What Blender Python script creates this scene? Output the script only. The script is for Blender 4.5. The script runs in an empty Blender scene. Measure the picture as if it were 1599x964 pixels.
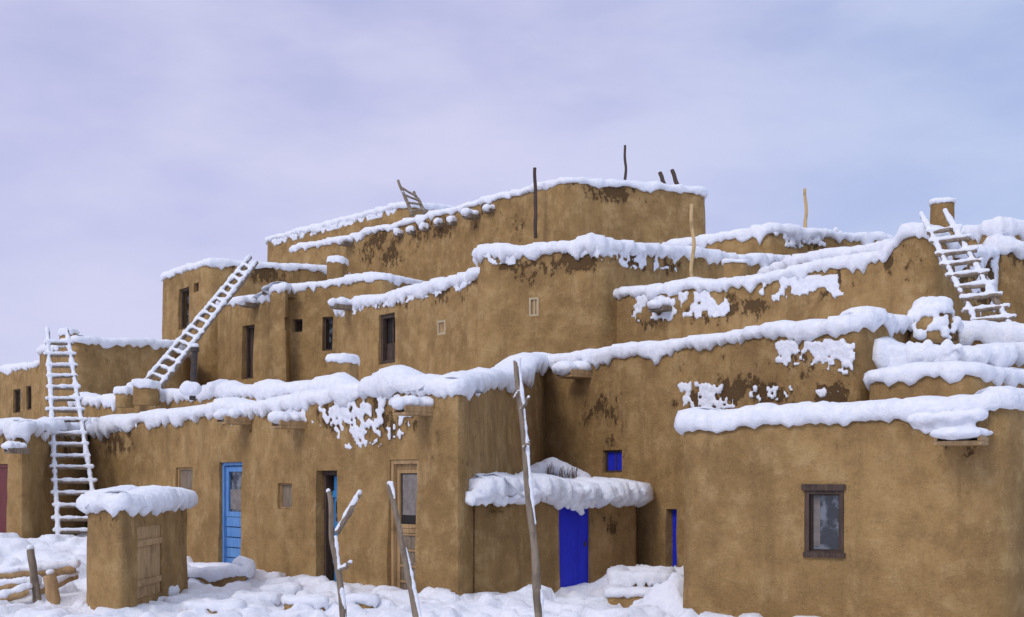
import bpy, math, random
from mathutils import Vector, noise, Matrix, kdtree
random.seed(7)
S=bpy.context.scene
def N(x,y,z): return noise.noise(Vector((x,y,z)))
EYE=1.6; F=2000.0
# survey helper: bearing / elevation readings (in 1/2000 rad) taken from the survey station plus a distance -> metres
def P(u,Y,v): return ((u-800)/F*Y, Y, EYE+(750-v)/F*Y)

# ---------------------------------------------------------------- materials
def newmat(name):
    m=bpy.data.materials.new(name); m.use_nodes=True
    nt=m.node_tree; b=nt.nodes['Principled BSDF']
    return m,nt,b
def nd(nt,t,**k):
    n=nt.nodes.new(t)
    for a,v in k.items(): setattr(n,a,v)
    return n
def mixc(nt,fac,a,b,mode='MIX'):
    n=nd(nt,'ShaderNodeMix',data_type='RGBA',blend_type=mode)
    for sock,val in ((n.inputs[0],fac),(n.inputs[6],a),(n.inputs[7],b)):
        if isinstance(val,bpy.types.NodeSocket): nt.links.new(val,sock)
        elif isinstance(val,(int,float)): sock.default_value=val
        else: sock.default_value=(*val,1)
    return n.outputs[2]
def noi(nt,vec,scale,detail=4,rough=.55):
    n=nd(nt,'ShaderNodeTexNoise'); n.inputs['Scale'].default_value=scale
    n.inputs['Detail'].default_value=detail; n.inputs['Roughness'].default_value=rough
    if vec is not None: nt.links.new(vec,n.inputs['Vector'])
    return n.outputs['Fac']
def mr(nt,val,a,b,c=0,d=1):
    n=nd(nt,'ShaderNodeMapRange'); n.interpolation_type='SMOOTHSTEP'
    nt.links.new(val,n.inputs[0])
    for i,x in enumerate((a,b,c,d)): n.inputs[i+1].default_value=x
    return n.outputs[0]
def mth(nt,op,a,b):
    n=nd(nt,'ShaderNodeMath',operation=op)
    for s,v in ((n.inputs[0],a),(n.inputs[1],b)):
        if isinstance(v,(int,float)): s.default_value=v
        else: nt.links.new(v,s)
    return n.outputs[0]
def objvec(nt,sc=(1,1,1)):
    t=nd(nt,'ShaderNodeTexCoord'); m=nd(nt,'ShaderNodeMapping'); m.inputs['Scale'].default_value=sc
    nt.links.new(t.outputs['Object'],m.inputs[0]); return m.outputs[0]
def bump(nt,b,h,st=.4,dist=.03):
    n=nd(nt,'ShaderNodeBump'); n.inputs['Strength'].default_value=st; n.inputs['Distance'].default_value=dist
    nt.links.new(h,n.inputs['Height']); nt.links.new(n.outputs[0],b.inputs['Normal'])

def adobe_mat():
    m,nt,b=newmat('adobe_mud_plaster')
    v=objvec(nt)
    big=noi(nt,v,.6,4,.62); med=noi(nt,v,2.6,6,.72); fine=noi(nt,v,42,3,.7)
    vs=objvec(nt,(2.4,2.4,.4)); streak=noi(nt,vs,1.6,4,.65)
    c=mixc(nt,mr(nt,big,.35,.65),(.385,.242,.098),(.285,.175,.070))
    c=mixc(nt,mr(nt,med,.46,.66,0,.65),c,(.49,.335,.155))
    c=mixc(nt,mr(nt,med,.48,.34,0,.45),c,(.195,.120,.052))
    c=mixc(nt,mr(nt,streak,.48,.70,0,.5),c,(.21,.128,.056))
    c=mixc(nt,mr(nt,fine,.52,.72,0,.42),c,(.165,.100,.046))
    sp=noi(nt,v,95,1,.5)
    c=mixc(nt,mr(nt,sp,.66,.74,0,.5),c,(.58,.45,.28))
    # damp patches
    at=nd(nt,'ShaderNodeAttribute'); at.attribute_name='wet'
    vw=objvec(nt,(8.0,8.0,5.2)); w=noi(nt,vw,1.0,5,.70)
    gate=mr(nt,noi(nt,v,1.15,2,.5),.40,.60,.35,1.15)
    wa=mth(nt,'MULTIPLY',at.outputs['Fac'],gate)
    s=mth(nt,'ADD',w,mth(nt,'MULTIPLY',wa,.31))
    c=mixc(nt,mr(nt,s,.58,.76,0,.42),c,(.18,.105,.046))
    wm=mr(nt,s,.735,.78,0,.82)
    c=mixc(nt,wm,c,(.075,.043,.021))
    nt.links.new(c,b.inputs['Base Color']); b.inputs['Roughness'].default_value=.95
    b.inputs['Specular IOR Level'].default_value=.12
    h=mth(nt,'ADD',mth(nt,'MULTIPLY',med,1.3),mth(nt,'MULTIPLY',fine,.35))
    h=mth(nt,'SUBTRACT',h,mth(nt,'MULTIPLY',wm,.35))
    bump(nt,b,h,.85,.055)
    return m
def snow_mat():
    m,nt,b=newmat('snow')
    v=objvec(nt); a=noi(nt,v,11,4,.65); f=noi(nt,v,70,2,.6)
    c=mixc(nt,mr(nt,a,.3,.7),(.76,.79,.86),(.86,.875,.92))
    nt.links.new(c,b.inputs['Base Color']); b.inputs['Roughness'].default_value=.7
    b.inputs['Specular IOR Level'].default_value=.2
    bump(nt,b,mth(nt,'ADD',a,mth(nt,'MULTIPLY',f,.3)),.55,.055)
    return m
def wood_mat(name,c1,c2,sc=(14,14,1.5)):
    m,nt,b=newmat(name); v=objvec(nt,sc); a=noi(nt,v,2,5,.65); k=noi(nt,objvec(nt),5,3)
    c=mixc(nt,mr(nt,a,.35,.65),c1,c2); c=mixc(nt,mr(nt,k,.5,.75,0,.6),c,tuple(x*.4 for x in c1))
    nt.links.new(c,b.inputs['Base Color']); b.inputs['Roughness'].default_value=.85
    bump(nt,b,a,.6,.012); return m
def paint_mat(name,c1,c2,wear=.5):
    m,nt,b=newmat(name); v=objvec(nt,(6,6,1.4)); a=noi(nt,v,2.5,5,.7); k=noi(nt,objvec(nt),22,4,.7)
    c=mixc(nt,mr(nt,a,.35,.7),c1,c2); c=mixc(nt,mr(nt,k,.60,.70,0,wear),c,(.30,.25,.2))
    nt.links.new(c,b.inputs['Base Color']); b.inputs['Roughness'].default_value=.6
    bump(nt,b,a,.3,.006); return m
ADOBE=adobe_mat(); SNOW=snow_mat()
WOOD=wood_mat('weathered_wood',(.16,.12,.085),(.26,.205,.145))
DWOOD=wood_mat('dark_wood',(.05,.030,.022),(.09,.058,.042))
LWOOD=wood_mat('pale_wood',(.50,.34,.15),(.60,.43,.22))
OWOOD=wood_mat('old_plank_wood',(.33,.205,.09),(.45,.295,.145),(10,10,1.2))
BLUE=paint_mat('blue_paint',(.008,.018,.50),(.012,.028,.62),.06)
LBLUE=paint_mat('faded_blue_paint',(.08,.22,.52),(.14,.32,.60),.6)
TURQ=paint_mat('turquoise_paint',(.015,.18,.46),(.03,.24,.54),.25)
RED=paint_mat('red_paint',(.11,.012,.012),(.15,.018,.018),.3)
WHITE=paint_mat('pale_plaster_frame',(.42,.33,.2),(.48,.38,.23),.3)
def glass():
    m,nt,b=newmat('window_glass'); v=objvec(nt,(1,1,1)); a=noi(nt,v,7,5,.6)
    c=mixc(nt,mr(nt,a,.42,.60),(.018,.02,.026),(.15,.17,.20)); nt.links.new(c,b.inputs['Base Color'])  # pale blotches paint snow and tree reflections into the glass colour
    b.inputs['Roughness'].default_value=.10; b.inputs['Specular IOR Level'].default_value=.7; return m
GLASS=glass()
def flat(name,c,r=.8,met=0):
    m,nt,b=newmat(name); k=noi(nt,objvec(nt),12,4); cc=mixc(nt,mr(nt,k,.3,.7),c,tuple(x*1.5 for x in c))
    nt.links.new(cc,b.inputs['Base Color']); b.inputs['Roughness'].default_value=r; b.inputs['Metallic'].default_value=met; return m
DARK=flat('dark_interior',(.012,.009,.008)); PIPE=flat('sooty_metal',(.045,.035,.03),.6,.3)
CURT=flat('net_curtain',(.16,.14,.13)); BRUSH=flat('dry_brush',(.10,.06,.03))

# ---------------------------------------------------------------- object helpers
def link(o): S.collection.objects.link(o); return o
def empty(name,loc):
    e=bpy.data.objects.new(name,None); e.location=loc; e.empty_display_size=.3; return link(e)
def setpar(o,p):
    if p is not None:
        o.parent=p; o.matrix_parent_inverse=Matrix.Translation(p.location).inverted()
class MB:
    def __init__(s): s.v=[]; s.f=[]; s.m=[]; s.mats=[]
    def mi(s,mat):
        if mat not in s.mats: s.mats.append(mat)
        return s.mats.index(mat)
    def add(s,vs,fs,mat):
        k=len(s.v); s.v+=vs; s.f+=[tuple(i+k for i in f) for f in fs]; s.m+=[s.mi(mat)]*len(fs)
    def hexa(s,c,mat):
        s.add(c,[(0,3,2,1),(4,5,6,7),(0,1,5,4),(1,2,6,5),(2,3,7,6),(3,0,4,7)],mat)
    def obj(s,name,par=None,smooth=True,bevel=0,angle=40):
        me=bpy.data.meshes.new(name); me.from_pydata([tuple(x) for x in s.v],[],s.f)
        for m in s.mats: me.materials.append(m)
        me.polygons.foreach_set('material_index',s.m); 
        me.update()
        if smooth:
            me.polygons.foreach_set('use_smooth',[True]*len(me.polygons))
            if angle: me.set_sharp_from_angle(angle=math.radians(angle))
        o=link(bpy.data.objects.new(name,me)); setpar(o,par)
        if bevel:
            b=o.modifiers.new('bevel','BEVEL'); b.width=bevel; b.segments=2; b.limit_method='ANGLE'
        return o
class Wall:
    """vertical wall plane frame: s along, n outward, z up"""
    def __init__(s,a,b):
        s.o=Vector((a[0],a[1],0)); d=Vector((b[0]-a[0],b[1]-a[1],0)); s.len=d.length; s.d=d.normalized()
        s.n=Vector((s.d.y,-s.d.x,0))
        if s.n.y>0: s.n=-s.n
    def su(s,u,n=0):
        k=(u-800)/F; o=s.o+s.n*n
        t=(k*o.y-o.x)/(s.d.x-k*s.d.y); return t
    def sz(s,u,v):
        t=s.su(u); y=(s.o+s.d*t).y; return t, EYE+(750-v)/F*y
    def p(s,t,n,z): q=s.o+s.d*t+s.n*n; return (q.x,q.y,z)
    def box(s,mb,t0,t1,n0,n1,z0,z1,mat):
        c=[s.p(t0,n0,z0),s.p(t1,n0,z0),s.p(t1,n1,z0),s.p(t0,n1,z0),s.p(t0,n0,z1),s.p(t1,n0,z1),s.p(t1,n1,z1),s.p(t0,n1,z1)]
        mb.hexa(c,mat)
def apply_mods(o):
    dg=bpy.context.evaluated_depsgraph_get(); dg.update()
    me=bpy.data.meshes.new_from_object(o.evaluated_get(dg)); o.modifiers.clear(); o.data=me

import bmesh
def ico(n):
    bm=bmesh.new(); bmesh.ops.create_icosphere(bm,subdivisions=n,radius=1)
    r=([v.co.copy() for v in bm.verts],[tuple(v.index for v in f.verts) for f in bm.faces]); bm.free(); return r
IC1=ico(1); IC2=ico(2)
class Blobs:
    def __init__(s): s.mb=MB()
    def add(s,c,rx,ry=None,rz=None,dirv=None):
        ry=rx if ry is None else ry; rz=rx if rz is None else rz
        V,Fc=IC1 if rx<.075 else IC2
        if dirv is None: ax,ay=1.0,0.0
        else: l=math.hypot(dirv[0],dirv[1]); ax,ay=dirv[0]/l,dirv[1]/l
        cx,cy,cz=c[0],c[1],c[2]
        s.mb.add([(cx+ax*v.x*rx-ay*v.y*ry,cy+ay*v.x*rx+ax*v.y*ry,cz+v.z*rz) for v in V],Fc,SNOW)
    def obj(s,name,par=None,voxel=.03,disp=.012):
        if not s.mb.v: return None
        o=s.mb.obj(name,par,angle=0)
        r=o.modifiers.new('r','REMESH'); r.mode='VOXEL'; r.voxel_size=voxel; r.use_smooth_shade=True
        apply_mods(o)
        me=o.data
        for v in me.vertices:
            c=v.co; k=disp*(N(c.x*10,c.y*10,c.z*10)+.6*N(c.x*24,c.y*24,c.z*24)); v.co=c+v.normal*k
        if not me.materials: me.materials.append(SNOW)
        me.polygons.foreach_set('use_smooth',[True]*len(me.polygons)); me.update()
        return o

def resample(poly,ds=.12,rad=.14):
    A=sum(poly[i][0]*poly[(i+1)%len(poly)][1]-poly[(i+1)%len(poly)][0]*poly[i][1] for i in range(len(poly)))
    if A<0: poly=poly[::-1]
    pts=[]
    for i in range(len(poly)):
        a=Vector(poly[i]); b=Vector(poly[(i+1)%len(poly)]); L=(b.xy-a.xy).length; n=max(1,round(L/ds))
        for k in range(n): pts.append(a.lerp(b,k/n))
    r=max(1,round(rad/ds)); n=len(pts)
    for it in range(3):
        pts=[sum((pts[(i+j)%n] for j in range(-r,r+1)),Vector())/(2*r+1) for i in range(n)]
    nr=[]; q=max(2,round(.2/ds)) if ds<.09 else 2
    for i in range(n):
        t=pts[(i+q)%n]-pts[(i-q)%n]; t.z=0; t.normalize(); nr.append(Vector((t.y,-t.x,0)))
    return pts,nr

def rings_mesh(rings,cap_top=True,cap_bot=True):
    n=len(rings[0]); vs=[p for r in rings for p in r]; fs=[]
    for j in range(len(rings)-1):
        for i in range(n):
            a=j*n+i; b=j*n+(i+1)%n; fs.append((a,b,b+n,a+n))
    if cap_bot: fs.append(tuple(range(n))[::-1])
    if cap_top: k=(len(rings)-1)*n; fs.append(tuple(range(k,k+n)))
    return vs,fs
def wobf(p,k): return .05*k*N(p.x*1.1,p.y*1.1,7.7)+.02*k*N(p.x*4,p.y*4,2)
def block(name,poly,par,base=-.3,th=.2,over=.06,openings=(),wets=(),ds=.13,rad=.14,k=1.0,batter=.02,bumps=(),
          amp=.035,rag=1.0,snow=True,topwet=.36,cds=None,puff=1.0):
    pts,nr=resample(poly,ds,rad)
    H=max(p.z for p in pts)-base; nl=max(3,int(H/.18))
    rings=[]
    def disp(p): return amp*N(p.x*.9,p.y*.9,p.z*.9)+amp*.4*N(p.x*3.5,p.y*3.5,p.z*3.5)
    wob=[wobf(p,k) for p in pts]
    for j in range(nl+1):
        t=j/nl; r=[]
        for p,n,w in zip(pts,nr,wob):
            zt=p.z+w; z=base+(zt-.10*k-base)*t; q=Vector((p.x,p.y,z)); q=q+n*(batter*(zt-z)+disp(q)); r.append(q)
        rings.append(r)
    for off,dz in ((-.02,-.04),(-.07,-.005),(-.2,0),(-.28,-.06),(-.32,-.22)):
        rings.append([Vector((p.x,p.y,p.z+w+dz*k))+n*(off*k+disp(p)) for p,n,w in zip(pts,nr,wob)])
    vs,fs=rings_mesh(rings); mb=MB(); mb.add(vs,fs,ADOBE); o=mb.obj(name,par,angle=0)
    if openings:
        cb=MB()
        for (w,t0,t1,z0,z1,d) in openings: w.box(cb,t0,t1,.6,-d,z0,z1,ADOBE)
        c=cb.obj('cut',None,smooth=False)
        bm=bmesh.new(); bm.from_mesh(c.data); bmesh.ops.recalc_face_normals(bm,faces=bm.faces); bm.to_mesh(c.data); bm.free()
        b=o.modifiers.new('b','BOOLEAN'); b.object=c; b.operation='DIFFERENCE'; b.solver='EXACT'
        apply_mods(o); bpy.data.objects.remove(c)
    me=o.data; me.polygons.foreach_set('use_smooth',[True]*len(me.polygons)); me.set_sharp_from_angle(angle=math.radians(48))
    at=me.attributes.new('wet','FLOAT','POINT'); vals=[]
    kd=kdtree.KDTree(len(pts))
    for i,p in enumerate(pts): kd.insert((p.x,p.y,0),i)
    kd.balance()
    for v in me.vertices:
        c=v.co; w=0
        if topwet:
            d=pts[kd.find((c.x,c.y,0))[1]].z-c.z
            if d<.9: w=topwet*(1-d/.9)
        for (x,y,z,r,rz,s) in wets:
            e=((c.x-x)**2+(c.y-y)**2)/(r*r)+((c.z-z)/rz)**2
            if e<1: w=max(w,s*(1-e)**.5)
        vals.append(w)
    at.data.foreach_set('value',vals)
    if snow:
        cd=cds or (min(ds,.07) if name not in FARSET else .1)
        p2,n2=resample(poly,cd,rad)
        cap(name+'_snow',p2,n2,[wobf(p,k) for p in p2],par,th,over,k,bumps,rag,puff)
    return o
FARSET={'fourth_storey','fifth_storey','left_far_room','upper_left_tower','third_storey_right','left_rear_room'}

def cap(name,pts,nr,wob,par,th,over,k=1.0,bumps=(),rag=1.0,puff=1.0):
    R=[[] for _ in range(11)]
    for p,n,w in zip(pts,nr,wob):
        a=N(p.x*.9,p.y*.9,3); b=N(p.x*3.4,p.y*3.4,9); c=N(p.x*9,p.y*9,5); c2=N(p.x*19,p.y*19,15)
        t=th*max(.35,1+puff*(.42*a+.22*b)+.13*c)
        for (x,y,r,h) in bumps:
            e=((p.x-x)**2+(p.y-y)**2)/(r*r)
            if e<1: t+=h*(1-e)**1.2*(1+.3*b)
        o=over*max(.1,1+.6*b+.65*c+.5*c2)+.2*max(0,t-th)
        dr=(.02+.18*max(0,N(p.x*2.4,p.y*2.4,21))+.18*max(0,N(p.x*7,p.y*7,31))+.12*max(0,c2))*rag
        z=p.z+w
        prof=[(-.10*k,-dr*.5-.02),(o*.2+.02,-dr-.02),(o*.6+.02,-dr*.75),(o+.015,-dr*.25+.1*t),(o,.45*t),(o-.045*k,.78*t),(-.12*k,.96*t),(-.27*k,1.0*t),(-.42*k,.8*t),(-.55*k,.35*t),(-.66*k,-.02)]
        for j,(of,dz) in enumerate(prof):
            q=Vector((p.x,p.y,z+dz))+n*of
            d=(.018*N(q.x*7,q.y*7,q.z*7)+.013*N(q.x*17,q.y*17,q.z*17)) if j<9 else 0
            R[j].append(q+n*d+Vector((0,0,d*.8)))
    vs,fs=rings_mesh(R); mb=MB(); mb.add(vs,fs,SNOW); return mb.obj(name,par,angle=0)

def patch(bl,w,u0,v0,u1,v1,dens=150,thr=-.05,seed=0,rmin=.018,rmax=.055,topb=.5,sl=0):
    dens*=2.1
    t0,z1=w.sz(u0,v0); t1,z0=w.sz(u1,v1)
    z1=max(z1,w.sz(u1,v0)[1]) ; 
    area=abs(t1-t0)*abs(z1-z0); rnd=random.Random(seed+int(u0))
    for i in range(int(area*dens)+4):
        a=rnd.random(); b=rnd.random()**(1+topb)
        s=t0+(t1-t0)*a; uu=u0+(u1-u0)*a
        za=w.sz(uu,v0+sl*a)[1]; zb=w.sz(uu,v1+sl*a)[1]
        edge=min(a,1-a)*2.2
        z=za-(za-zb)*b
        if N(s*3.6,z*2.6,seed+u0*.13)+.30*N(s*11,z*9,seed)+ .25*min(edge,1)-.15*b < thr+.08: continue
        r=rnd.uniform(rmin,rmax)*(1-.3*b)
        bl.add(w.p(s,.015,z),r,r*.65,r*rnd.uniform(.8,1.6),dirv=w.d)
def wetspot(w,u,v,ru,rv,s=1):
    t,z=w.sz(u,v); y=w.p(t,0,0)[1]; q=w.p(t,0,z); return (q[0],q[1],z,max(.1,abs(w.su(u+ru)-t)),rv/F*y,s)

def opening(w,u0,v0,u1,v1,d=.2):
    t0=w.su(u0); t1=w.su(u1); um=(u0+u1)/2; z1=w.sz(um,v0)[1]; z0=w.sz(um,v1)[1]
    if t1<t0: t0,t1=t1,t0
    return (w,t0,t1,z0,z1,d)

def spout(w,u,v,par,bl,L=.5,wd=.22,h=.1,sn=.12,mat=None):
    t,z=w.sz(u,v); mb=MB(); mat=mat or WOOD
    w.box(mb,t-wd/2,t+wd/2,-.1,L,z-h,z-h+.04,mat)
    w.box(mb,t-wd/2,t-wd/2+.035,-.1,L+.01,z-h+.04,z,mat); w.box(mb,t+wd/2-.035,t+wd/2,-.1,L+.01,z-h+.04,z,mat)
    mb.obj('roof_spout',par,bevel=.006,smooth=False)
    for i in range(9):
        f=i/8; bl.add(w.p(t+random.uniform(-.04,.04),L*f*1.02,z+sn*.35+random.uniform(-.02,.02)),wd*random.uniform(.4,.58),wd*.4,sn*random.uniform(.6,.95),dirv=w.d)
def tube(mb,p0,p1,r0,r1,mat,seg=10,n=10,wob=.01,seed=0,end=True):
    p0=Vector(p0); p1=Vector(p1); d=(p1-p0); L=d.length; d.normalize()
    a=d.orthogonal().normalized(); b=d.cross(a); rings=[]
    for j in range(n+1):
        f=j/n; c=p0.lerp(p1,f)+a*wob*N(f*3,seed,1)*3+b*wob*N(f*3,seed,5)*3; r=r0+(r1-r0)*f; r*=1+.12*N(f*7,seed,9)
        rings.append([c+a*(r*math.cos(2*math.pi*i/seg))+b*(r*math.sin(2*math.pi*i/seg)) for i in range(seg)])
    vs,fs=rings_mesh(rings); mb.add(vs,fs,mat)
def snowline(bl,p0,p1,r,gap=.3,up=.03,step=.06,seed=0,off=(0,0,0)):
    p0=Vector(p0); p1=Vector(p1); L=(p1-p0).length; n=max(2,int(L/step)); off=Vector(off)
    for i in range(n+1):
        f=i/n; g=N(f*L*2.1,seed*3.3,4.4)
        if g<-.5+gap: continue
        c=p0.lerp(p1,f)+off; k=r*(1+.6*N(f*L*5,seed,8)+.3*N(f*L*13,seed,2))
        bl.add((c.x,c.y,c.z+up),k*1.05,k*1.05,k)

def ladder(name,lb,lt,rb,rt,n,r=.045,mat=None,f0=.06,f1=.93,snow=.05,ext=.10,gap=-.2,rs=.04,vox=.025,rsnow=None):
    mat=mat or WOOD; e=empty(name,lb); mb=MB()
    lb,lt,rb,rt=map(Vector,(lb,lt,rb,rt))
    tube(mb,lb,lt,r*1.15,r*.8,mat,n=16,wob=.012,seed=1); tube(mb,rb,rt,r*1.15,r*.8,mat,n=16,wob=.012,seed=2); mb.obj('rails',e,angle=60)
    mb=MB(); bl=Blobs()
    for i in range(n):
        f=f0+(f1-f0)*i/(n-1); a=lb.lerp(lt,f); b=rb.lerp(rt,f); d=(b-a).normalized(); a2=a-d*ext*random.uniform(.5,1.2); b2=b+d*ext*random.uniform(.5,1.2)
        fw=Vector((0,-r*1.05,random.uniform(-.02,.02))); tube(mb,a2+fw,b2+fw+Vector((0,0,random.uniform(-.02,.02))),rs*.8,rs*.75,mat,seg=8,n=4,wob=.003,seed=i)
        if snow: snowline(bl,a2+fw,b2+fw,snow*.85,gap,up=snow*.75,step=.05,seed=i+2)
    mb.obj('rungs',e,angle=60)
    if snow:
        rg=gap if rsnow is None else rsnow
        snowline(bl,lb,lt,snow,rg,up=.02,seed=50,off=(-.02,-.01,.02)); snowline(bl,rb,rt,snow,rg,up=.02,seed=60,off=(-.02,-.01,.02))
        bl.obj('ladder_snow',e,voxel=vox,disp=.008)
    return e

# ================================================================ the pueblo
PU=empty('adobe_pueblo',(0,22,0))
PS=Blobs(); PF=Blobs()
wW1=Wall(P(165,25.2,666),P(718,16.5,597))
def onw(w,u,v): t,z=w.sz(u,v); return w.p(t,0,z)
cW=[onw(wW1,u,v) for u,v in ((136,674),(190,667),(235,653),(345,643),(402,638),(432,632),(540,618),(585,609),(718,602))]
wW1s=Wall(cW[-1],(.55,22,0))
side=[onw(wW1s,800,592),onw(wW1s,825,586),onw(wW1s,836,566)]
polyW1=cW+side+[(.9,23.5,3.7),(-3.5,28.5,3.1),(-8.2,29.5,2.9)]
d1=opening(wW1,345,722,380,893,.16); d2=opening(wW1,497,735,530,918,.25); d3=opening(wW1,610,718,655,942,.16)
n1=opening(wW1,277,730,303,768,.07); n2=opening(wW1,437,755,460,795,.06)
wets=[wetspot(wW1,500,655,75,32,1.1),wetspot(wW1,575,655,80,55,1.2),wetspot(wW1,640,645,50,45,1),wetspot(wW1,180,685,50,30,.9),wetspot(wW1,380,665,40,25,1),wetspot(wW1,270,655,45,18,.8),wetspot(wW1s,735,690,20,60,.6),wetspot(wW1,690,650,30,50,.7)]
block('front_lower_storey',polyW1,PU,th=.165,openings=(d1,d2,d3,n1,n2),wets=wets,rag=1.25,over=.08,
      bumps=[(*onw(wW1,600,600)[:2],.55,.16),(*onw(wW1,170,600)[:2],.9,.08)])
# doors ----------------------------------------------------------
def panel_frame(mb,w,t0,t1,z0,z1,n,fw,mat,d=.05):
    w.box(mb,t0,t0+fw,n,n+d,z0,z1,mat); w.box(mb,t1-fw,t1,n,n+d,z0,z1,mat)
    w.box(mb,t0+fw,t1-fw,n,n+d-.004,z1-fw,z1,mat); w.box(mb,t0+fw,t1-fw,n,n+d-.004,z0,z0+fw,mat)
w,t0,t1,z0,z1,d=d1; mb=MB()
panel_frame(mb,w,t0+.003,t1-.003,z0,z1-.003,-.13,.05,LBLUE,.10)
zi=z0+(z1-z0)*.50
panel_frame(mb,w,t0+.06,t1-.06,zi,z1-.07,-.12,.085,LBLUE,.05)
w.box(mb,t0+.06,t1-.06,-.15,-.105,zi,z1-.07,GLASS)
w.box(mb,t0+.16,t1-.2,-.103,-.098,zi+.12,z1-.45,CURT)
for i in range(5):
    zz=z0+.05+(zi-z0-.05)*i/5; w.box(mb,t0+.06,t1-.06,-.12,-.075-(i%2)*.006,zz+.008,zz+(zi-z0-.05)/5-.008,LBLUE)
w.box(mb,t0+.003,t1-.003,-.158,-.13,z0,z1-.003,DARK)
mb.obj('pale_blue_door',PU,smooth=False,bevel=.006)
w,t0,t1,z0,z1,d=d2; mb=MB()
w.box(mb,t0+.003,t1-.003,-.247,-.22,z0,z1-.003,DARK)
tm=t0+(t1-t0)*.33
for i in range(4):
    ta=tm+(t1-tm)*i/4; w.box(mb,ta+.004,ta+(t1-tm)/4-.002,-.22,-.16-(i%2)*.005,z0,z1-.08,TURQ)
w.box(mb,tm,t1-.004,-.16,-.135,z0+.35,z0+.45,TURQ); w.box(mb,tm,t1-.004,-.16,-.135,z1-.4,z1-.3,TURQ)
w.box(mb,t0+.003,t1-.003,-.22,-.08,z1-.07,z1-.003,DWOOD); w.box(mb,t0+.003,t0+.06,-.22,-.1,z0,z1-.07,DWOOD)
w.box(mb,tm+.06,tm+.3,-.165,-.15,z1-.75,z1-.45,GLASS)
mb.obj('turquoise_door',PU,smooth=False,bevel=.005)
w,t0,t1,z0,z1,d=d3; mb=MB()
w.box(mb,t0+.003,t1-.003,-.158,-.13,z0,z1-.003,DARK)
panel_frame(mb,w,t0+.003,t1-.003,z0,z1-.003,-.13,.055,OWOOD,.12)
zi=z0+(z1-z0)*.52
panel_frame(mb,w,t0+.065,t1-.065,zi,z1-.13,-.12,.055,OWOOD,.05)
w.box(mb,t0+.065,t1-.065,-.12,-.08,z1-.125,z1-.06,OWOOD)
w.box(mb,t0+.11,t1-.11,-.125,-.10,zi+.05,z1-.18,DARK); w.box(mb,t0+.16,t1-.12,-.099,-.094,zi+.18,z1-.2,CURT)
panel_frame(mb,w,t0+.065,t1-.065,z0+.01,zi-.005,-.12,.06,OWOOD,.05)
for i in range(4):
    zz=z0+.08+(zi-z0-.15)*i/4; h=(zi-z0-.15)/4; w.box(mb,t0+.12,t1-.12,-.12,-.097,zz,zz+h-.03,WOOD); w.box(mb,t0+.12,t1-.12,-.12,-.078,zz+h-.03,zz+h-.002,OWOOD)
mb.obj('wooden_screen_door',PU,smooth=False,bevel=.006)
w,t0,t1,z0,z1,d=n1; mb=MB(); panel_frame(mb,w,t0+.003,t1-.003,z0+.002,z1-.002,-.067,.04,OWOOD,.05); w.box(mb,t0+.04,t1-.04,-.066,-.05,z0+.04,z1-.04,WOOD); mb.obj('boarded_window',PU,smooth=False,bevel=.004)
w,t0,t1,z0,z1,d=n2; mb=MB(); panel_frame(mb,w,t0+.003,t1-.003,z0+.002,z1-.002,-.057,.025,OWOOD,.045); w.box(mb,t0+.025,t1-.025,-.056,-.04,z0+.025,z1-.025,WOOD); mb.obj('blocked_window',PU,smooth=False,bevel=.004)
for u,v in ((385,652),(472,658),(668,636)): spout(wW1,u,v,PU,PS,L=.45,wd=.3,h=.12,sn=.12,mat=OWOOD)
patch(PS,wW1,440,638,560,665,190,-.2,1); patch(PS,wW1,525,620,600,698,220,-.08,2); patch(PS,wW1,600,620,655,685,150,-.03,3); patch(PS,wW1,610,622,655,650,200,-.2,3)
patch(PS,wW1,135,655,215,675,200,-.25,4); patch(PS,wW1,355,645,400,665,120,-.1,5)
patch(PS,wW1,540,665,575,700,120,-.1,6)

# --- terrace behind it
cT=[(-10.9,31.6,3.50),(-6.5,26.6,3.38),(-3.6,23.2,3.22),(-1.6,20.8,2.92)]
block('roof_terrace',cT+[(.5,23,2.95),(-3,31,3.4),(-9,35,3.5)],PU,th=.18,over=.09,rag=1.2,ds=.15,
      bumps=[(-8.5,29,.7,.2),(-5.9,26,.6,.1),(-4.8,24.6,.5,.08),(-3.2,22.8,.5,.15),(-2.2,21.6,.5,.08)])
# --- wall running behind the right-hand house
wW2=Wall((.55,22,0),(4.46,16.7,0))
cW2=[onw(wW2,845,568),onw(wW2,930,556),onw(wW2,1060,540),onw(wW2,1200,520),onw(wW2,1336,514)]
b1=opening(wW2,943,703,973,738,.1); b2=opening(wW2,1046,795,1063,900,.12)
wets=[wetspot(wW2,1150,620,115,30,1.25),wetspot(wW2,1245,560,55,38,1.25),wetspot(wW2,940,655,45,50,.75),wetspot(wW2,1300,615,35,28,1.2),wetspot(wW2,965,690,40,40,.65),wetspot(wW2,1230,545,25,30,1.3),wetspot(wW2,1070,650,40,40,.75)]
block('rear_lower_storey',cW2+[(4.75,16.95,3.75),(8.6,20.2,3.7),(4.5,25.5,3.7),(0.2,23.5,3.7)],PU,th=.155,over=.085,openings=(b1,b2),wets=wets,rag=1.0,puff=.7,
      bumps=[(*onw(wW2,1330,1)[:2],.5,.06)])
w,t0,t1,z0,z1,d=b1; mb=MB(); panel_frame(mb,w,t0+.003,t1-.003,z0+.002,z1-.002,-.09,.03,DWOOD,.06); w.box(mb,t0+.03,t1-.03,-.095,-.07,z0+.03,z1-.03,BLUE); w.box(mb,(t0+t1)/2-.012,(t0+t1)/2+.012,-.07,-.055,z0+.03,z1-.03,DWOOD); mb.obj('blue_shutter',PU,smooth=False,bevel=.004)
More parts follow.
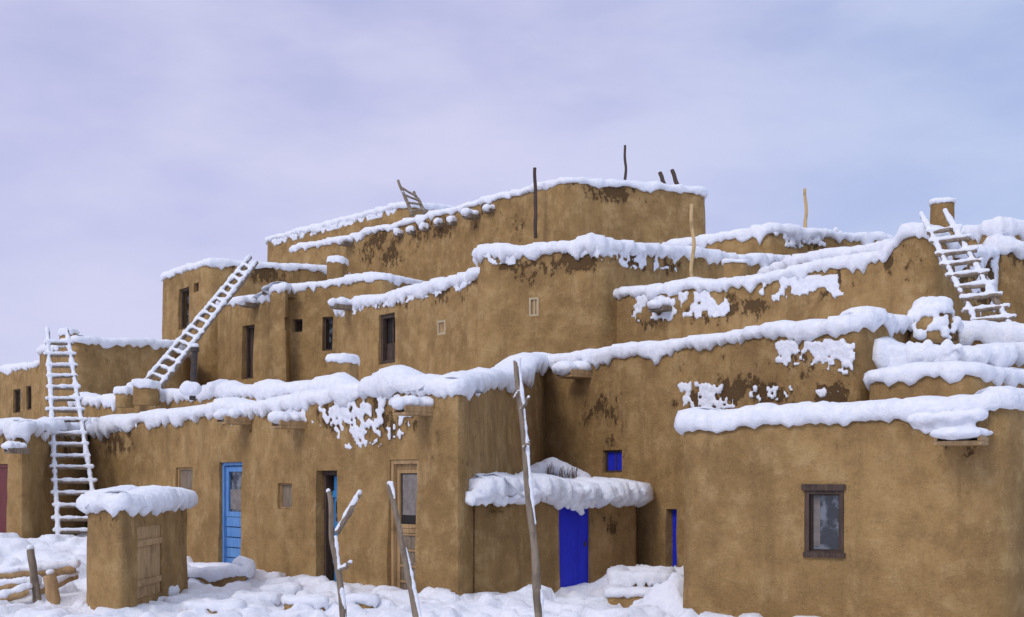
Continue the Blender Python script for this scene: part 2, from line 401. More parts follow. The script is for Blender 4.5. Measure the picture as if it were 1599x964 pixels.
w,t0,t1,z0,z1,d=b2; mb=MB()
w.box(mb,t0+.003,t1-.003,-.117,-.06,z0,z1-.003,BLUE); mb.obj('blue_side_door',PU,smooth=False,bevel=.004)
spout(wW2,912,580,PU,PS,L=.42,wd=.42,h=.12,sn=.13,mat=OWOOD)
patch(PS,wW2,1062,600,1150,640,260,-.4,11,topb=0); patch(PS,wW2,1160,605,1240,628,150,.0,12); patch(PS,wW2,1215,535,1335,570,200,-.12,13); patch(PS,wW2,1215,540,1240,572,200,-.3,14); patch(PS,wW2,1290,540,1336,585,200,-.1,15)
patch(PS,wW2,1240,612,1310,620,60,0,16)
# --- far left protruding part
wL=Wall((-11.6,25.6,0),(-8.8,23,0)); wLs=Wall((-8.8,23,0),(-8.6,26.2,0))
r1=opening(wL,-22,725,14,853,.12)
block('left_wing',[(-11.6,25.6,2.55),(-8.8,23,2.52),(-8.62,26.3,2.65),(-9,30,2.9),(-13,30,2.8)],PU,th=.17,over=.1,openings=(r1,),rag=1.3,wets=[wetspot(wL,20,690,30,30,.9),wetspot(wLs,110,690,50,30,.9)],bumps=[(-8.7,24.6,.6,.08)])
w,t0,t1,z0,z1,d=r1; mb=MB(); w.box(mb,t0+.003,t1-.003,-.117,-.06,z0,z1-.003,RED); panel_frame(mb,w,t0+.003,t1-.003,z0,z1-.003,-.06,.06,RED,.04); mb.obj('red_door',PU,smooth=False,bevel=.004)
spout(wL,36,700,PU,PS,L=.3,wd=.2,sn=.1); spout(wLs,155,690,PU,PS,L=.25,wd=.2,sn=.1)
# --- left, behind
block('left_rear_room',[P(60,36,550),P(115,32,533),P(285,34.5,540),(-9.5,38,5.2),(-13,40,5.2)],PU,base=2,th=.15,ds=.15,topwet=.6)
wV2=Wall(P(-60,41,595),P(62,35.8,566)); o1=opening(wV2,22,608,33,645,.2); o2=opening(wV2,42,603,50,640,.2)
block('left_far_room',[P(-60,41,592),P(62,35.8,568),(-11,39,4.9),(-16,45,4.9)],PU,base=0,th=.15,ds=.15,openings=(o1,o2))
for o in (o1,o2):
    w,t0,t1,z0,z1,d=o; mb=MB(); panel_frame(mb,w,t0,t1,z0,z1,-.1,.04,DWOOD,.06); w.box(mb,t0+.04,t1-.04,-.19,-.15,z0,z1,GLASS); mb.obj('small_window',PU,smooth=False)
def mini(name,u0,u1,Y,vt,zb,par=PU,th=.12,dep=None,k=.5,rag=.6):
    x0=(u0-800)/F*Y; x1=(u1-800)/F*Y; z=EYE+(750-vt)/F*Y; dep=dep or (x1-x0)
    return block(name,[(x0,Y,z),(x1,Y-.05,z),(x1+dep*.25,Y+dep,z),(x0+dep*.2,Y+dep,z)],par,base=zb,th=th,over=.03,ds=.05,rad=.06,k=k*min(1,(x1-x0)/.8),amp=.02,rag=rag,topwet=0)
mini('chimney',91,112,33.5,517,4.8,th=.08)
mini('roof_chimney',510,548,24.2,560,3.0,th=.12,k=1)
mini('parapet_post',206,236,27.2,600,3.2,th=.1,k=.8); mini('parapet_post',178,200,28,612,3.2,th=.12,k=.8)
# --- upper left tower
wU=Wall(P(252,40.9,432),P(325,38,407)); wUr=Wall(P(325,38,407),P(515,39.8,418))
o1=opening(wU,280,450,297,514,.3); o2=opening(wU,304,442,312,456,.2); 
block('upper_left_tower',[P(252,40.9,434),P(325,38,409),P(515,39.8,422),(-4,44,8.2),(-10,46,8.2)],PU,base=2.5,th=.15,ds=.15,openings=(o1,o2),wets=[wetspot(wUr,420,425,70,20,1)])
for o in (o1,o2):
    w,t0,t1,z0,z1,d=o; mb=MB(); panel_frame(mb,w,t0,t1,z0,z1,-.14,.07,DWOOD,.06); w.box(mb,t0+.05,t1-.05,-.29,-.24,z0,z1,GLASS); mb.obj('tower_window',PU,smooth=False)
mini('parapet_post',510,535,37.5,408,7.0,th=.15,k=.7)
wN=Wall(P(345,36,470),P(425,34,462)); o1=opening(wN,380,508,398,592,.3)
block('second_storey_left',[P(338,36.2,472),P(425,34,464),P(450,36,460),(-6,39,6.6),(-8,39,6.6)],PU,base=2.5,th=.14,ds=.12,openings=(o1,))
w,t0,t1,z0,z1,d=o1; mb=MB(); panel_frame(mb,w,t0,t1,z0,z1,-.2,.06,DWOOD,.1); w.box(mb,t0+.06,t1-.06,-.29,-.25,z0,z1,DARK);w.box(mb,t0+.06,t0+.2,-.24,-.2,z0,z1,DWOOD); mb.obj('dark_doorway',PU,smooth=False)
spout(wN,400,475,PU,PF,L=.4,wd=.35,sn=.15); 
wM=Wall(P(447,34.2,450),P(615,32.7,432)); o1=opening(wM,460,499,475,519,.25); o2=opening(wM,505,495,521,548,.3)
block('second_storey_middle',[P(420,33.8,454),P(448,33.4,450),P(450,34.1,450),P(560,33.2,436),P(600,32.8,434),P(640,33.5,442),(-1,37,6.8),(-6,39,6.8)],PU,base=2.5,th=.16,ds=.12,rad=.12,openings=(o1,o2))
for o in (o1,o2):
    w,t0,t1,z0,z1,d=o; mb=MB(); panel_frame(mb,w,t0,t1,z0,z1,-.12,.05,DWOOD,.07); w.box(mb,t0+.05,t1-.05,-.24,-.2,z0,z1,GLASS); mb.obj('dark_window',PU,smooth=False)
spout(wM,432,457,PU,PF,L=.35,wd=.4,sn=.12)
wP=Wall(P(522,32.2,480),P(746,27.4,432)); o1=opening(wP,592,490,618,568,.25); o2=opening(wP,684,500,697,523,.05)
block('second_storey_wall',[P(522,32.2,482),onw(wP,600,468),onw(wP,700,445),P(755,27.25,426),(1,30,6.1),(-3,35,6.1)],PU,base=2.5,th=.2,over=.11,rag=1.5,openings=(o1,o2),wets=[wetspot(wP,700,450,60,30,1.1),wetspot(wP,630,470,60,25,.9)])
w,t0,t1,z0,z1,d=o1; mb=MB(); panel_frame(mb,w,t0,t1,z0,z1,-.16,.09,DWOOD,.1); w.box(mb,t0+.06,t1-.06,-.24,-.2,z0,z1,DARK); w.box(mb,(t0+t1)/2-.02,(t0+t1)/2+.02,-.2,-.17,z0,z1,DWOOD); w.box(mb,t0+.08,t1-.08,-.198,-.17,z0,z0+.5,DWOOD); mb.obj('upper_door',PU,smooth=False)
w,t0,t1,z0,z1,d=o2; mb=MB(); panel_frame(mb,w,t0,t1,z0,z1,-.045,.05,WHITE,.06); w.box(mb,t0+.04,t1-.04,-.045,-.02,z0,z1,OWOOD); mb.obj('vent_frame',PU,smooth=False)
spout(wP,548,478,PU,PF,L=.5,wd=.3,sn=.15)
patch(PF,wP,530,478,745,496,130,-.1,21,.03,.07,.6,sl=-48)
# --- central tower
wT=Wall(P(745,27.2,402),P(935,26,388)); wTr=Wall(P(935,26,388),P(1125,28.5,402)); o1=opening(wT,827,465,842,494,.05)
block('central_tower',[P(745,27.2,396),P(808,26.8,396),P(818,26.75,395),P(935,26,385),P(1125,28.5,404),P(1240,30,410),(5,34,6.8),(-.5,32,6.5)],PU,base=2.5,th=.18,over=.1,rag=1.4,openings=(o1,),
   wets=[wetspot(wT,900,400,60,28,1.2),wetspot(wT,790,408,40,18,1.1),wetspot(wTr,1000,408,70,25,1.2),wetspot(wT,830,420,40,40,.8)],bumps=[(*onw(wT,925,1)[:2],.6,.1),(*onw(wT,770,1)[:2],.6,.05)])
w,t0,t1,z0,z1,d=o1; mb=MB(); panel_frame(mb,w,t0,t1,z0,z1,-.045,.04,WHITE,.06); w.box(mb,t0+.04,t1-.04,-.045,-.03,z0,z1,OWOOD); w.box(mb,(t0+t1)/2-.015,(t0+t1)/2+.015,-.03,-.01,z0+.04,z1-.04,WHITE); mb.obj('vent_frame',PU,smooth=False)
patch(PF,wT,755,394,812,414,200,-.25,31,.03,.07); patch(PF,wT,850,388,935,406,200,-.12,32,.03,.07,sl=-4); patch(PF,wTr,938,386,1070,416,200,-.12,33,.03,.07,sl=8)
# --- right upper wall
wX=Wall(P(950,26.5,458),P(1400,21.6,392))
z=[onw(wX,945,464),onw(wX,1122,446),onw(wX,1170,440),onw(wX,1290,418),onw(wX,1392,398),onw(wX,1402,366),onw(wX,1448,366)]
wXr=Wall((6.95,21.1,0),(9.8,23.9,0))
block('right_upper_storey',z+[(6.98,21.12,5.7),onw(wXr,1500,398),(9.8,23.9,5.8),(7,29,5.8),(2,31,5.6)],PU,base=2.5,th=.16,over=.085,rag=1.0,
  wets=[wetspot(wX,1030,490,55,25,1.3),wetspot(wX,1110,480,50,35,1.2),wetspot(wX,1180,480,30,20,1.1),wetspot(wX,1265,450,90,25,1.3),wetspot(wX,1380,415,30,30,1),wetspot(wX,1430,400,30,60,.8),wetspot(wXr,1540,430,70,60,1.1)],
  bumps=[(*onw(wX,1425,1)[:2],.35,.08)])
patch(PF,wX,988,465,1060,502,220,-.1,41,.03,.065); patch(PF,wX,1062,455,1140,497,190,-.08,42,.03,.065,0); patch(PF,wX,1190,432,1336,464,220,-.12,43,.03,.065); patch(PF,wX,1188,455,1225,475,120,-.1,44,.03,.065)
patch(PF,wXr,1465,400,1599,440,120,0,45,.03,.09); patch(PF,wXr,1480,440,1599,500,40,.1,46,.03,.08)
spout(wX,1040,480,PU,PF,L=.3,wd=.4,sn=.1)
mini('parapet_post',1130,1166,24.3,408,5.0,th=.05,k=1,rag=.2)
block('right_roof_ledge',[P(1236,26.5,408),P(1405,24,388),(9,26,6.1),(5.5,30,6.1)],PU,base=3,th=.17,over=.1,rag=1.4,ds=.12)
mini('chimney',1457,1490,23,313,5.2,th=.06,k=1,rag=.3)
# --- third storey right
wY=Wall(P(1040,33,381),P(1205,31,355)); wYr=Wall(P(1205,31,355),P(1395,33,370))
block('third_storey_right',[P(1040,33,384),P(1205,31,360),P(1395,33,375),(9,38,7.6),(4,39,7.6)],PU,base=3,th=.16,over=.1,rag=1.4,ds=.15,wets=[wetspot(wYr,1260,370,80,25,1.1)],bumps=[(*onw(wY,1195,1)[:2],1.2,.1)])
patch(PF,wYr,1212,362,1310,387,150,-.1,51,.03,.1)
block('third_storey_far_right',[P(1480,27,370),P(1560,25,357),P(1680,26,357),(13,32,7),(9,34,7)],PU,base=3,th=.18,over=.1,rag=1.4,ds=.15,bumps=[(*P(1550,25,1)[:2],.6,.12)])
block('right_roof_room',[P(1500,24.5,397),P(1560,22.6,392),P(1680,23,392),(13,27,6.4),(10,28,6.4)],PU,base=3,th=.18,over=.12,rag=1.7,ds=.12,topwet=1,bumps=[(*P(1555,22.6,1)[:2],.4,.25)])
# --- top storeys
wQ=Wall(P(460,43.4,387),P(885,34,284)); wQr=Wall(P(885,34,284),P(1105,35.4,300))
block('fourth_storey',[P(452,43.6,391),onw(wQ,540,375),onw(wQ,548,371),P(885,34,282),P(1000,34.7,291),P(1103,35.4,301),(5.6,42,9.5),(-4,49,9.6)],PU,base=3,th=.16,over=.07,ds=.15,rag=.8,
   wets=[wetspot(wQ,700,350,90,30,1),wetspot(wQr,960,300,60,25,.9),wetspot(wQ,610,395,60,25,.9),wetspot(wQ,800,360,40,30,.7),wetspot(wQ,600,370,80,25,.9)])
for u,v in ((628,366),(648,362),(668,357),(690,350),(711,347)): spout(wQ,u,v,PU,PF,L=.22,wd=.2,sn=.14)
spout(wQ,745,338,PU,PF,L=.4,wd=.35,sn=.14); spout(wQ,768,328,PU,PF,L=.2,wd=.3,sn=.12); spout(wQ,548,380,PU,PF,L=.4,wd=.35,sn=.14)
wS=Wall(P(415,48,374),P(635,42,320))
block('fifth_storey',[P(415,48,376),P(625,42.2,322),P(640,42,321),P(712,43.6,328),(-2.6,50,10.5),(-7,54,10.7)],PU,base=4,th=.16,over=.08,rag=1.1,ds=.15)
patch(PF,wS,425,377,622,384,130,-.1,61,.04,.09,0,sl=-52)
# --- snowy terraces on the right
block('right_low_terrace',[P(1350,16.4,590),P(1430,15.95,580),P(1510,15.4,580),(6.8,16.4,2.9),(5.5,17.9,2.9)],PU,base=0,th=.14,over=.07,ds=.1,amp=.05)
block('right_mid_terrace',[P(1345,17.2,565),P(1500,16.6,562),(8.5,17.6,3.3),(8,20,3.3),(5,18.5,3.3)],PU,base=0,th=.2,over=.14,rag=1.7,ds=.1,amp=.06,bumps=[(*P(1380,17.2,1)[:2],.4,.12)])
patch(PS,Wall(P(1345,17.1,560),P(1500,16.5,556)),1345,542,1500,575,220,-.3,71,.03,.09,0)
block('right_back_terrace',[P(1420,18.6,538),P(1530,18.2,527),P(1680,18,525),(10,21,3.75),(7,22,3.75)],PU,base=0,th=.18,over=.12,rag=1.7,ds=.1,topwet=1,bumps=[(*P(1540,18.2,1)[:2],.7,.06)])
PS.obj('clinging_snow',PU,.023,.01); PF.obj('clinging_snow_upper',PU,.038,.014)
def dome(name,c,r,h,snowh,par=None):
    e=empty(name,c)
    rings=[]
    for j in range(9):
        t=j/8*math.pi/2*.98; rr=r*math.cos(t)**.8; zz=h*math.sin(t)
        rings.append([Vector((c[0]+rr*math.cos(a)*(1+.08*N(math.cos(a)*2,math.sin(a)*2,zz*3)),c[1]+rr*math.sin(a),c[2]+zz)) for a in [i*2*math.pi/28 for i in range(28)]])
    vs,fs=rings_mesh(rings); mb=MB(); mb.add(vs,fs,ADOBE); o=mb.obj('oven_shell',e,angle=0)
    at=o.data.attributes.new('wet','FLOAT','POINT'); at.data.foreach_set('value',[.7]*len(o.data.vertices))
    bl=Blobs(); rnd=random.Random(3)
    for i in range(520):
        a=rnd.uniform(0,2*math.pi); t=rnd.random()**.6*math.pi/2
        if t<.9 and N(math.cos(a)*2.5,math.sin(a)*2.5,t*3)-.3*math.cos(a)<-.12: continue
        rr=r*math.cos(t)**.8*1.02; bl.add((c[0]+rr*math.cos(a),c[1]+rr*math.sin(a),c[2]+h*math.sin(t)+.02),rnd.uniform(.03,.08))
    for i in range(6): bl.add((c[0]+rnd.uniform(-.1,.1),c[1]+rnd.uniform(-.1,.1),c[2]+h),.18,.18,snowh)
    bl.obj('oven_snow',e,.022,.01); return e
dx,dy,dz=P(1455,17.6,535); dome('adobe_oven',(dx,dy,dz-.05),.37,.56,.12)
# ================================================================ right-hand house
AH=empty('adobe_house',(3.5,14,0))
aL=P(1052,15,668); aR=P(1568,13.25,656)
wA=Wall(aL,aR); o1=opening(wA,1257,757,1318,868,.13)
zA=[aL,onw(wA,1200,660),onw(wA,1420,648),onw(wA,1515,648),onw(wA,1540,638),onw(wA,1572,634)]
block('house_walls',zA+[(5.45,13.6,2.4),(6.6,15.0,2.36),(5.9,15.9,2.3),(3.1,16.4,2.28)],AH,base=-.4,th=.205,over=.08,rag=.45,openings=(o1,),ds=.09,rad=.16,amp=.04,topwet=.2,puff=.4,cds=.05,batter=0,
   wets=[wetspot(wA,1500,700,60,40,.6),wetspot(wA,1200,690,160,25,.4)])
w,t0,t1,z0,z1,d=o1; mb=MB()
panel_frame(mb,w,t0+.004,t1-.004,z0+.004,z1-.06,-.12,.045,DWOOD,.125)
w.box(mb,t0-.03,t1+.02,-.1,.035,z1-.065,z1+.005,DWOOD); w.box(mb,t0-.01,t1+.02,-.1,.04,z0-.02,z0+.035,DWOOD)
w.box(mb,t0+.05,t1-.05,-.125,-.09,z0+.04,z1-.07,GLASS)
panel_frame(mb,w,t0+.05,t1-.05,z0+.045,z1-.10,-.09,.022,DWOOD,.03)
w.box(mb,t0+.075,t0+.15,-.0895,-.085,z0+.1,z1-.13,CURT)
mb.obj('window',AH,smooth=False,bevel=.005)
HS=Blobs(); spout(wA,1508,683,AH,HS,L=.5,wd=.46,h=.09,sn=.08,mat=OWOOD)
patch(HS,wA,1428,655,1530,675,260,-.5,81,.03,.075,0)
for i in range(14):
    t,zz=wA.sz(1432+i*7.5,658-i*.6); HS.add(wA.p(t,.05,zz+.02),.10,.10,.07+.02*math.sin(i),dirv=wA.d)
HS.obj('house_snow',AH,.022,.01)
# ================================================================ shed with cobalt door
SB=empty('adobe_shed',(1,18.2,0))
s0=(-.52,16.95,1.40); s1=(1.92,19.5,1.30); wB=Wall(s0,s1); o1=opening(wB,873,790,921,930,.08)
block('shed_walls',[s0,s1,(1.0,20.9,1.35),(-.3,19.6,1.4)],SB,base=-.3,th=.29,over=.2,rag=.8,openings=(o1,),ds=.07,rad=.07,amp=.02,puff=.6,cds=.045,bumps=[(*onw(wB,860,1)[:2],.6,.05)],wets=[wetspot(wB,970,800,50,50,.7)])
w,t0,t1,z0,z1,d=o1; mb=MB()
for i in range(3):
    ta=t0+.003+(t1-t0-.006)*i/3; w.box(mb,ta+.002,ta+(t1-t0-.006)/3-.002,-.078,-.02-(i%2)*.004,z0,z1-.002,BLUE)
w.box(mb,t1-.10,t1-.06,-.03,-.008,(z0+z1)/2+.05,(z0+z1)/2+.12,PIPE)
mb.obj('cobalt_door',SB,smooth=False,bevel=.004)
mb=MB(); wB.box(mb,-.12,wB.len+.1,-.2,.13,1.33,1.385,OWOOD); mb.obj('roof_board',SB,smooth=False,bevel=.008)
bl=Blobs(); rnd=random.Random(5)
for i in range(190):
    u=rnd.uniform(722,993); t=wB.su(u)
    if N(t*3,5,5)<-.16: continue
    bl.add(wB.p(t,rnd.uniform(.08,.2),1.39+rnd.uniform(-.09,.07)),rnd.uniform(.04,.11),.07,rnd.uniform(.04,.09),dirv=wB.d)
for i in range(60):
    u=rnd.uniform(868,930); t,zz=wB.sz(u,rnd.uniform(762,802-abs(u-898)*.5)); bl.add(wB.p(t,.12,zz),rnd.uniform(.03,.07),.06,.05,dirv=wB.d)
for i in range(40):
    f=rnd.random(); u=820+f*100; Y=20.3; h=1.72+.26*max(0,1-abs(u-862)/55); bl.add(((u-800)/F*Y,Y,h-.15),rnd.uniform(.1,.18),.25,.14)
bl.obj('shed_snow',SB,.025,.01)
mb=MB()
for i in range(46):
    u=852+rnd.random()*50; Y=20.1+rnd.uniform(-.1,.1); b=P(u,Y,735); tube(mb,(b[0],b[1],b[2]-.12),(b[0]+rnd.uniform(-.05,.05),b[1],b[2]+.10*rnd.random()+.06*max(0,1-abs(u-858)/20)),.007,.004,BRUSH,seg=4,n=2)
mb.obj('dry_twigs',SB)
# ================================================================ little store shed on the left
SC=empty('adobe_shed',(-4.8,16.5,0)); 
c0=P(132,15.8,790); c1=P(190,15.3,790); c2=(-4.62,18.4,1.28); wC=Wall(c1,c2)
if wC.n.x<0: wC.n=-wC.n
o1=(wC,wC.su(212),wC.su(250),.12,1.02,.07)
block('shed_walls',[c0,c1,c2,(-5.4,18.6,1.3)],SC,base=-.3,th=.20,over=.10,rag=.8,openings=(o1,),ds=.06,rad=.1,amp=.03,topwet=.45,k=.8,puff=.7,cds=.045)
w,t0,t1,z0,z1,d=o1; mb=MB()
for i in range(3):
    ta=t0+.003+(t1-t0-.006)*i/3; w.box(mb,ta+.003,ta+(t1-t0-.006)/3-.003,-.068,.004-(i%2)*.006,z0,z1,OWOOD)
w.box(mb,t0,t1,.006,.025,z0+.15,z0+.23,OWOOD); w.box(mb,t0,t1,.006,.025,z1-.25,z1-.17,OWOOD)
mb.obj('plank_door',SC,smooth=False,bevel=.004)
# ================================================================ ground
def dens(a,b,c,d,st):
    r=[]; x=b
    while x<c: r.append(x); x+=st
    L=[];x=b;s=st
    while x>a: s*=1.35; x-=s; L.append(x)
    Rr=[];x=c;s=st
    while x<d: Rr.append(x); s*=1.35; x+=s
    return L[::-1]+r+Rr
def sm(a,b,x): t=max(0,min(1,(x-a)/(b-a))); return t*t*(3-2*t)
mounds=[(1.65,18.7,.45,.34),(2.5,18.6,.6,.3),(2.02,15.7,.4,.40),(-1.6,16.9,.5,.08),(-.2,16.4,.6,.12),(.3,16.9,.5,.14),(-3.2,18.5,.5,.14),(-4.0,19.6,.6,.12),(-2.4,17.7,.45,.14),(-5.6,19.5,.8,.2),(-6.5,19,1,.2),(-7.2,22.0,1,.15),(-8.6,21.7,1,.15),(-6.7,17.6,.8,.1)]
def gh(x,y):
    h=.04*N(x*.5,y*.5,0)+.03*N(x*1.6,y*1.6,4)
    if (-16<x<12 and 5<y<32):
        a=N(x*2.6,y*1.5,8); h+=.09*sm(-.05,.12,a)+.022*N(x*7,y*5,2)+.02*abs(N(x*4,y*3,12))
        foot=N(x*4.5+3,y*2.6,14); h-=.09*sm(.18,.34,foot)
        dw=(Vector((x,y,0))-wW1.o).dot(wW1.n)
        if 0<dw<1.2 and -9<x<-.6: h+=.14*math.exp(-(dw/.35)**2)*(.6+1.2*N(x*1.8,y*1.8,3))
        h+=.46*sm(-4.8,-7.6,x)*sm(17.3,21.5,y)
        for (mx,my,r,k) in mounds:
            e=((x-mx)**2+(y-my)**2)/(r*r)
            if e<4: h+=k*math.exp(-e*1.3)
    else: h*=.6
    return h-.02
xs=dens(-2500,-11,6,2500,.06); ys=dens(-600,13.2,23,4000,.06)
vs=[(x,y,gh(x,y)) for y in ys for x in xs]; nx=len(xs)
fs=[(j*nx+i,j*nx+i+1,(j+1)*nx+i+1,(j+1)*nx+i) for j in range(len(ys)-1) for i in range(nx-1)]
mb=MB(); mb.add(vs,fs,SNOW); mb.obj('snow_ground',None,angle=0)
e=empty('adobe_bench',(-4.5,19.3,0)); 
block('bench_base',[P(264,19.3,903)[:2]+(.17,),P(385,18.9,903)[:2]+(.21,),P(395,19.8,903)[:2]+(.21,),P(280,20.4,903)[:2]+(.21,)],e,base=-.2,th=.12,over=.05,ds=.05,rad=.05,k=.5,amp=.02,topwet=0,rag=.5,puff=.5,bumps=[(*P(376,19.2,1)[:2],.3,.13)])
e=empty('adobe_step',(1.7,17.2,0))
block('lower_step',[P(948,16.7,938)[:2]+(.10,),P(1042,16.5,938)[:2]+(.12,),P(1050,17.6,938)[:2]+(.12,),P(958,17.8,938)[:2]+(.12,)],e,base=-.2,th=.09,over=.04,ds=.045,rad=.045,k=.4,amp=.02,topwet=0,rag=.3,puff=.3)
block('upper_step',[P(955,17.5,920)[:2]+(.27,),P(1045,17.3,920)[:2]+(.27,),P(1050,18.4,920)[:2]+(.27,),P(962,18.6,920)[:2]+(.27,)],e,base=-.2,th=.10,over=.05,ds=.045,rad=.045,k=.4,amp=.02,topwet=0,rag=1.8,puff=.3)
for (u,Y,wd,dp) in ((215,16.1,.5,.6),(300,16.8,.6,.55),(245,17.5,.6,.5),(340,15.8,.7,.4),(440,17.6,.5,.4),(400,16.6,.6,.4),(560,16.2,.5,.3),(480,16.0,.55,.35),(330,18.0,.5,.4)):
    x=(u-800)/F*Y; z=gh(x,Y)+.02; e=empty('snowy_flagstone',(x,Y,0)); a=random.uniform(-.15,.15)
    block('slab',[(x-wd/2,Y-dp/2,z),(x+wd/2,Y-dp/2+a,z),(x+wd/2-.05,Y+dp/2+a,z),(x-wd/2+.05,Y+dp/2,z)],e,base=-.2,th=.06,over=.03,ds=.05,rad=.05,k=.3,amp=.02,topwet=0,rag=.7)
# ================================================================ ladders
ladder('wooden_ladder',P(94,23.1,852),P(76,25.7,517),P(160,23.3,852),P(106,25.9,517),17,r=.04,snow=.052,gap=-.1,ext=.07)
ladder('wooden_ladder',P(228,30,597),P(392,34.3,402),P(250,29.6,606),P(402,34,410),16,r=.055,snow=.06,gap=-.1,ext=.03,rs=.04,vox=.035,rsnow=-.2)
ladder('wooden_ladder',P(1530,19.9,512),P(1441,21.0,338),P(1578,19.7,508),P(1478,20.8,333),9,r=.05,snow=.05,gap=0,f0=.05,f1=.85,ext=.1,rs=.045,rsnow=.15)
ladder('wooden_ladder',P(645,40.6,336),P(622,41.2,282),P(664,40.6,332),P(647,41.2,300),4,r=.055,snow=.035,gap=.2,vox=.04,ext=.0,rs=.045,rsnow=.45,f0=.1,f1=.8)
e=empty('wooden_ladder',P(1045,37,290)); mb=MB(); tube(mb,P(1042,37.3,300),P(1031,37.6,270),.07,.06,DWOOD); tube(mb,P(1062,37.3,300),P(1050,37.6,266),.07,.06,DWOOD); tube(mb,P(1038,37.4,292),P(1058,37.4,292),.04,.04,DWOOD); mb.obj('rails',e)
def pole(name,b,t,r0,r1,mat,sn=0,gap=.4,extra=()):
    e=empty(name,b); mb=MB(); tube(mb,b,t,r0,r1,mat,n=24,wob=.016,seed=b[0])
    bl=Blobs()
    for p,q,ra,rb in extra: tube(mb,p,q,ra,rb,mat,n=8,seed=2); snowline(bl,p,q,ra*1.1,-.4,up=ra*.8,seed=7,step=.03)
    mb.obj('shaft',e,angle=60)
    if sn:
        snowline(bl,b,t,sn,gap,up=.01,seed=b[0],step=.03,off=(.024,-.014,0)); bl.add((t[0],t[1],t[2]+.01),.03,.03,.028)
    bl.obj('pole_snow',e,.013,.006) if bl.mb.v else None
pole('wooden_pole',P(837,34.2,372),P(836.5,34.2,262),.05,.045,DWOOD)
pole('wooden_pole',P(977,37,300),P(976.5,37,227),.045,.035,DWOOD)
pole('wooden_pole',P(1083,25.5,440),P(1081,25.5,319),.04,.035,LWOOD)
pole('wooden_pole',P(1260,36,370),P(1257.5,36,295),.055,.04,LWOOD)
pole('wooden_pole',P(849,12.5,1010),P(807,12.7,563),.045,.024,WOOD,.023,.40,
   extra=[(P(815,12.6,640),P(826,12.5,622),.018,.012),(P(818,12.6,700),P(827,12.5,690),.016,.010),(P(809,12.65,612),P(803,12.6,622),.014,.010)])
pole('forked_post',P(541,12.5,1010),P(513,12.6,768),.038,.026,WOOD,.023,.42,extra=[(P(527,12.55,832),P(562,12.45,772),.03,.025),(P(533,12.5,890),P(548,12.4,880),.022,.015)])
pole('wooden_pole',P(663,12.5,1010),P(608,12.7,756),.04,.024,WOOD,.024,.32)
e=empty('stove_pipe',P(303,25.5,610)); mb=MB(); tube(mb,P(301,25.5,625),P(305,25.5,541),.065,.06,PIPE,seg=16,wob=.002); tube(mb,P(305,25.5,550),P(305,25.5,543),.085,.085,PIPE,seg=16,wob=.001); mb.obj('pipe',e,angle=50)
bl=Blobs(); x,y,zz=P(301,25.4,606)
for i in range(10): bl.add((x+random.uniform(-.16,.16),y,zz+random.uniform(-.06,.06)),.13,.13,.11)
x,y,zz=P(305,25.5,540); bl.add((x,y,zz),.085,.085,.05); bl.obj('pipe_snow',e,.03)
# log fence
e=empty('log_fence',P(40,16.8,900)); mb=MB(); bl=Blobs()
tube(mb,P(62,16.8,955),P(48,16.8,858),.055,.05,WOOD); tube(mb,P(88,16.6,955),P(78,16.6,898),.09,.085,OWOOD)
for (p,q,r) in ((P(-30,17.1,905),P(118,17.3,888),.07),(P(-30,16.9,922),P(60,16.9,912),.06),(P(-30,16.5,950),P(45,16.7,922),.06),(P(60,16.9,925),P(120,17.4,900),.05)):
    tube(mb,p,q,r,r*.9,OWOOD); snowline(bl,p,q,r*1.0,-.35,up=r*1.0,step=.06,seed=r*99)
for u,Y,v in ((48,16.8,855),(78,16.6,894)): bl.add(P(u,Y,v),.07,.07,.05)
mb.obj('logs',e,angle=60); bl.obj('fence_snow',e,.025)

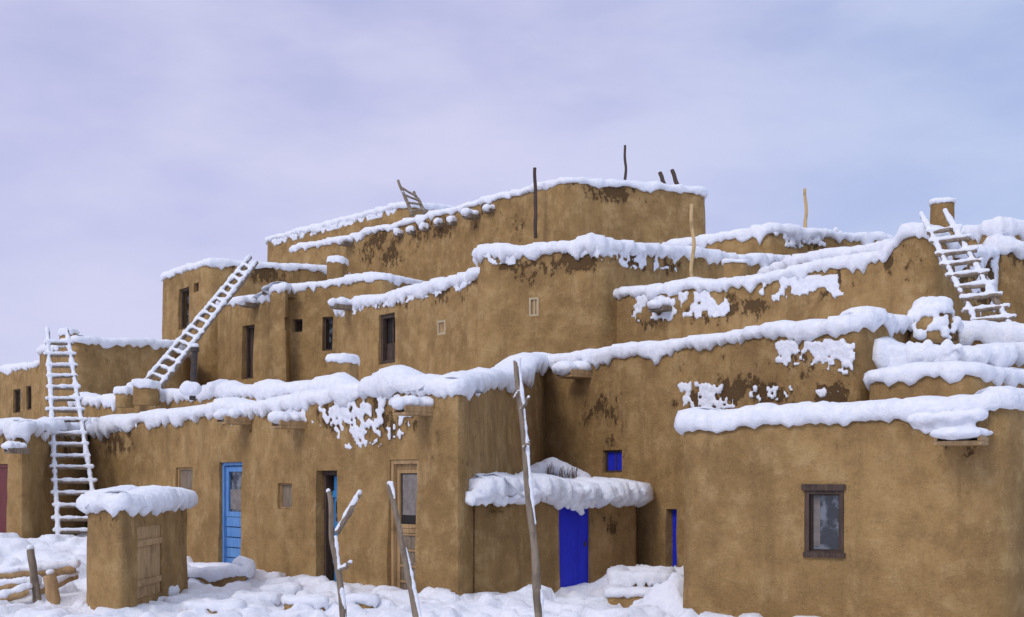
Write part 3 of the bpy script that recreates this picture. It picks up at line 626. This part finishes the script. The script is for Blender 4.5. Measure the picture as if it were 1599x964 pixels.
# ================================================================ sky and light
W=bpy.data.worlds.new('World'); S.world=W; W.use_nodes=True; nt=W.node_tree
bg=nt.nodes['Background']
sky=nd(nt,'ShaderNodeTexSky'); sky.sky_type='NISHITA'; sky.sun_disc=False
az_dir=Vector((-.52,-.68,.68)).normalized()
sky.sun_elevation=math.asin(az_dir.z); sky.sun_rotation=math.atan2(az_dir.x,az_dir.y)
tc=nd(nt,'ShaderNodeTexCoord'); sx=nd(nt,'ShaderNodeSeparateXYZ'); nt.links.new(tc.outputs['Generated'],sx.inputs[0])
mp=nd(nt,'ShaderNodeMapping'); mp.inputs['Scale'].default_value=(1,1,2.6); nt.links.new(tc.outputs['Generated'],mp.inputs[0])
n1_=noi(nt,mp.outputs[0],2.6,5,.55); 
rp=nd(nt,'ShaderNodeValToRGB'); nt.links.new(sx.outputs[2],rp.inputs[0]); cr=rp.color_ramp
cr.elements[0].position=0; cr.elements[0].color=(.38,.47,.78,1)
cr.elements[1].position=1; cr.elements[1].color=(1.2,1.2,1.42,1)
for p_,c_ in ((.085,(.39,.48,.80)),(.135,(.57,.585,.87)),(.22,(.56,.575,.86)),(.34,(.49,.515,.80)),(.5,(.7,.7,.94))):
    el=cr.elements.new(p_); el.color=(*c_,1)
cl=mixc(nt,mr(nt,n1_,.38,.64,0,.8),rp.outputs[0],(.73,.715,.94))
xr=mr(nt,sx.outputs[0],-.05,.4,0,.9)
cl=mixc(nt,xr,cl,mixc(nt,1.0,cl,(.78,.93,.97),'MULTIPLY'))
sk=mixc(nt,1.0,sky.outputs[0],(.1,.1,.1),'MULTIPLY')
fin=mixc(nt,.10,cl,sk)
nt.links.new(fin,bg.inputs[0]); bg.inputs[1].default_value=1.0
L=bpy.data.lights.new('sun','SUN'); L.energy=1.15; L.angle=math.radians(20); L.color=(1,.94,.85)
lo=link(bpy.data.objects.new('sun',L)); lo.rotation_euler=az_dir.to_track_quat('Z','Y').to_euler(); lo.location=(-20,-20,30)
cam=bpy.data.cameras.new('camera'); co=link(bpy.data.objects.new('camera',cam)); co.location=(0,0,EYE); co.rotation_euler=(math.pi/2,0,0)
cam.sensor_width=36; cam.lens=36*F/1599; cam.shift_y=268/1599; cam.clip_end=6000; S.camera=co
S.view_settings.view_transform='Standard'; S.view_settings.look='None'; S.view_settings.exposure=0
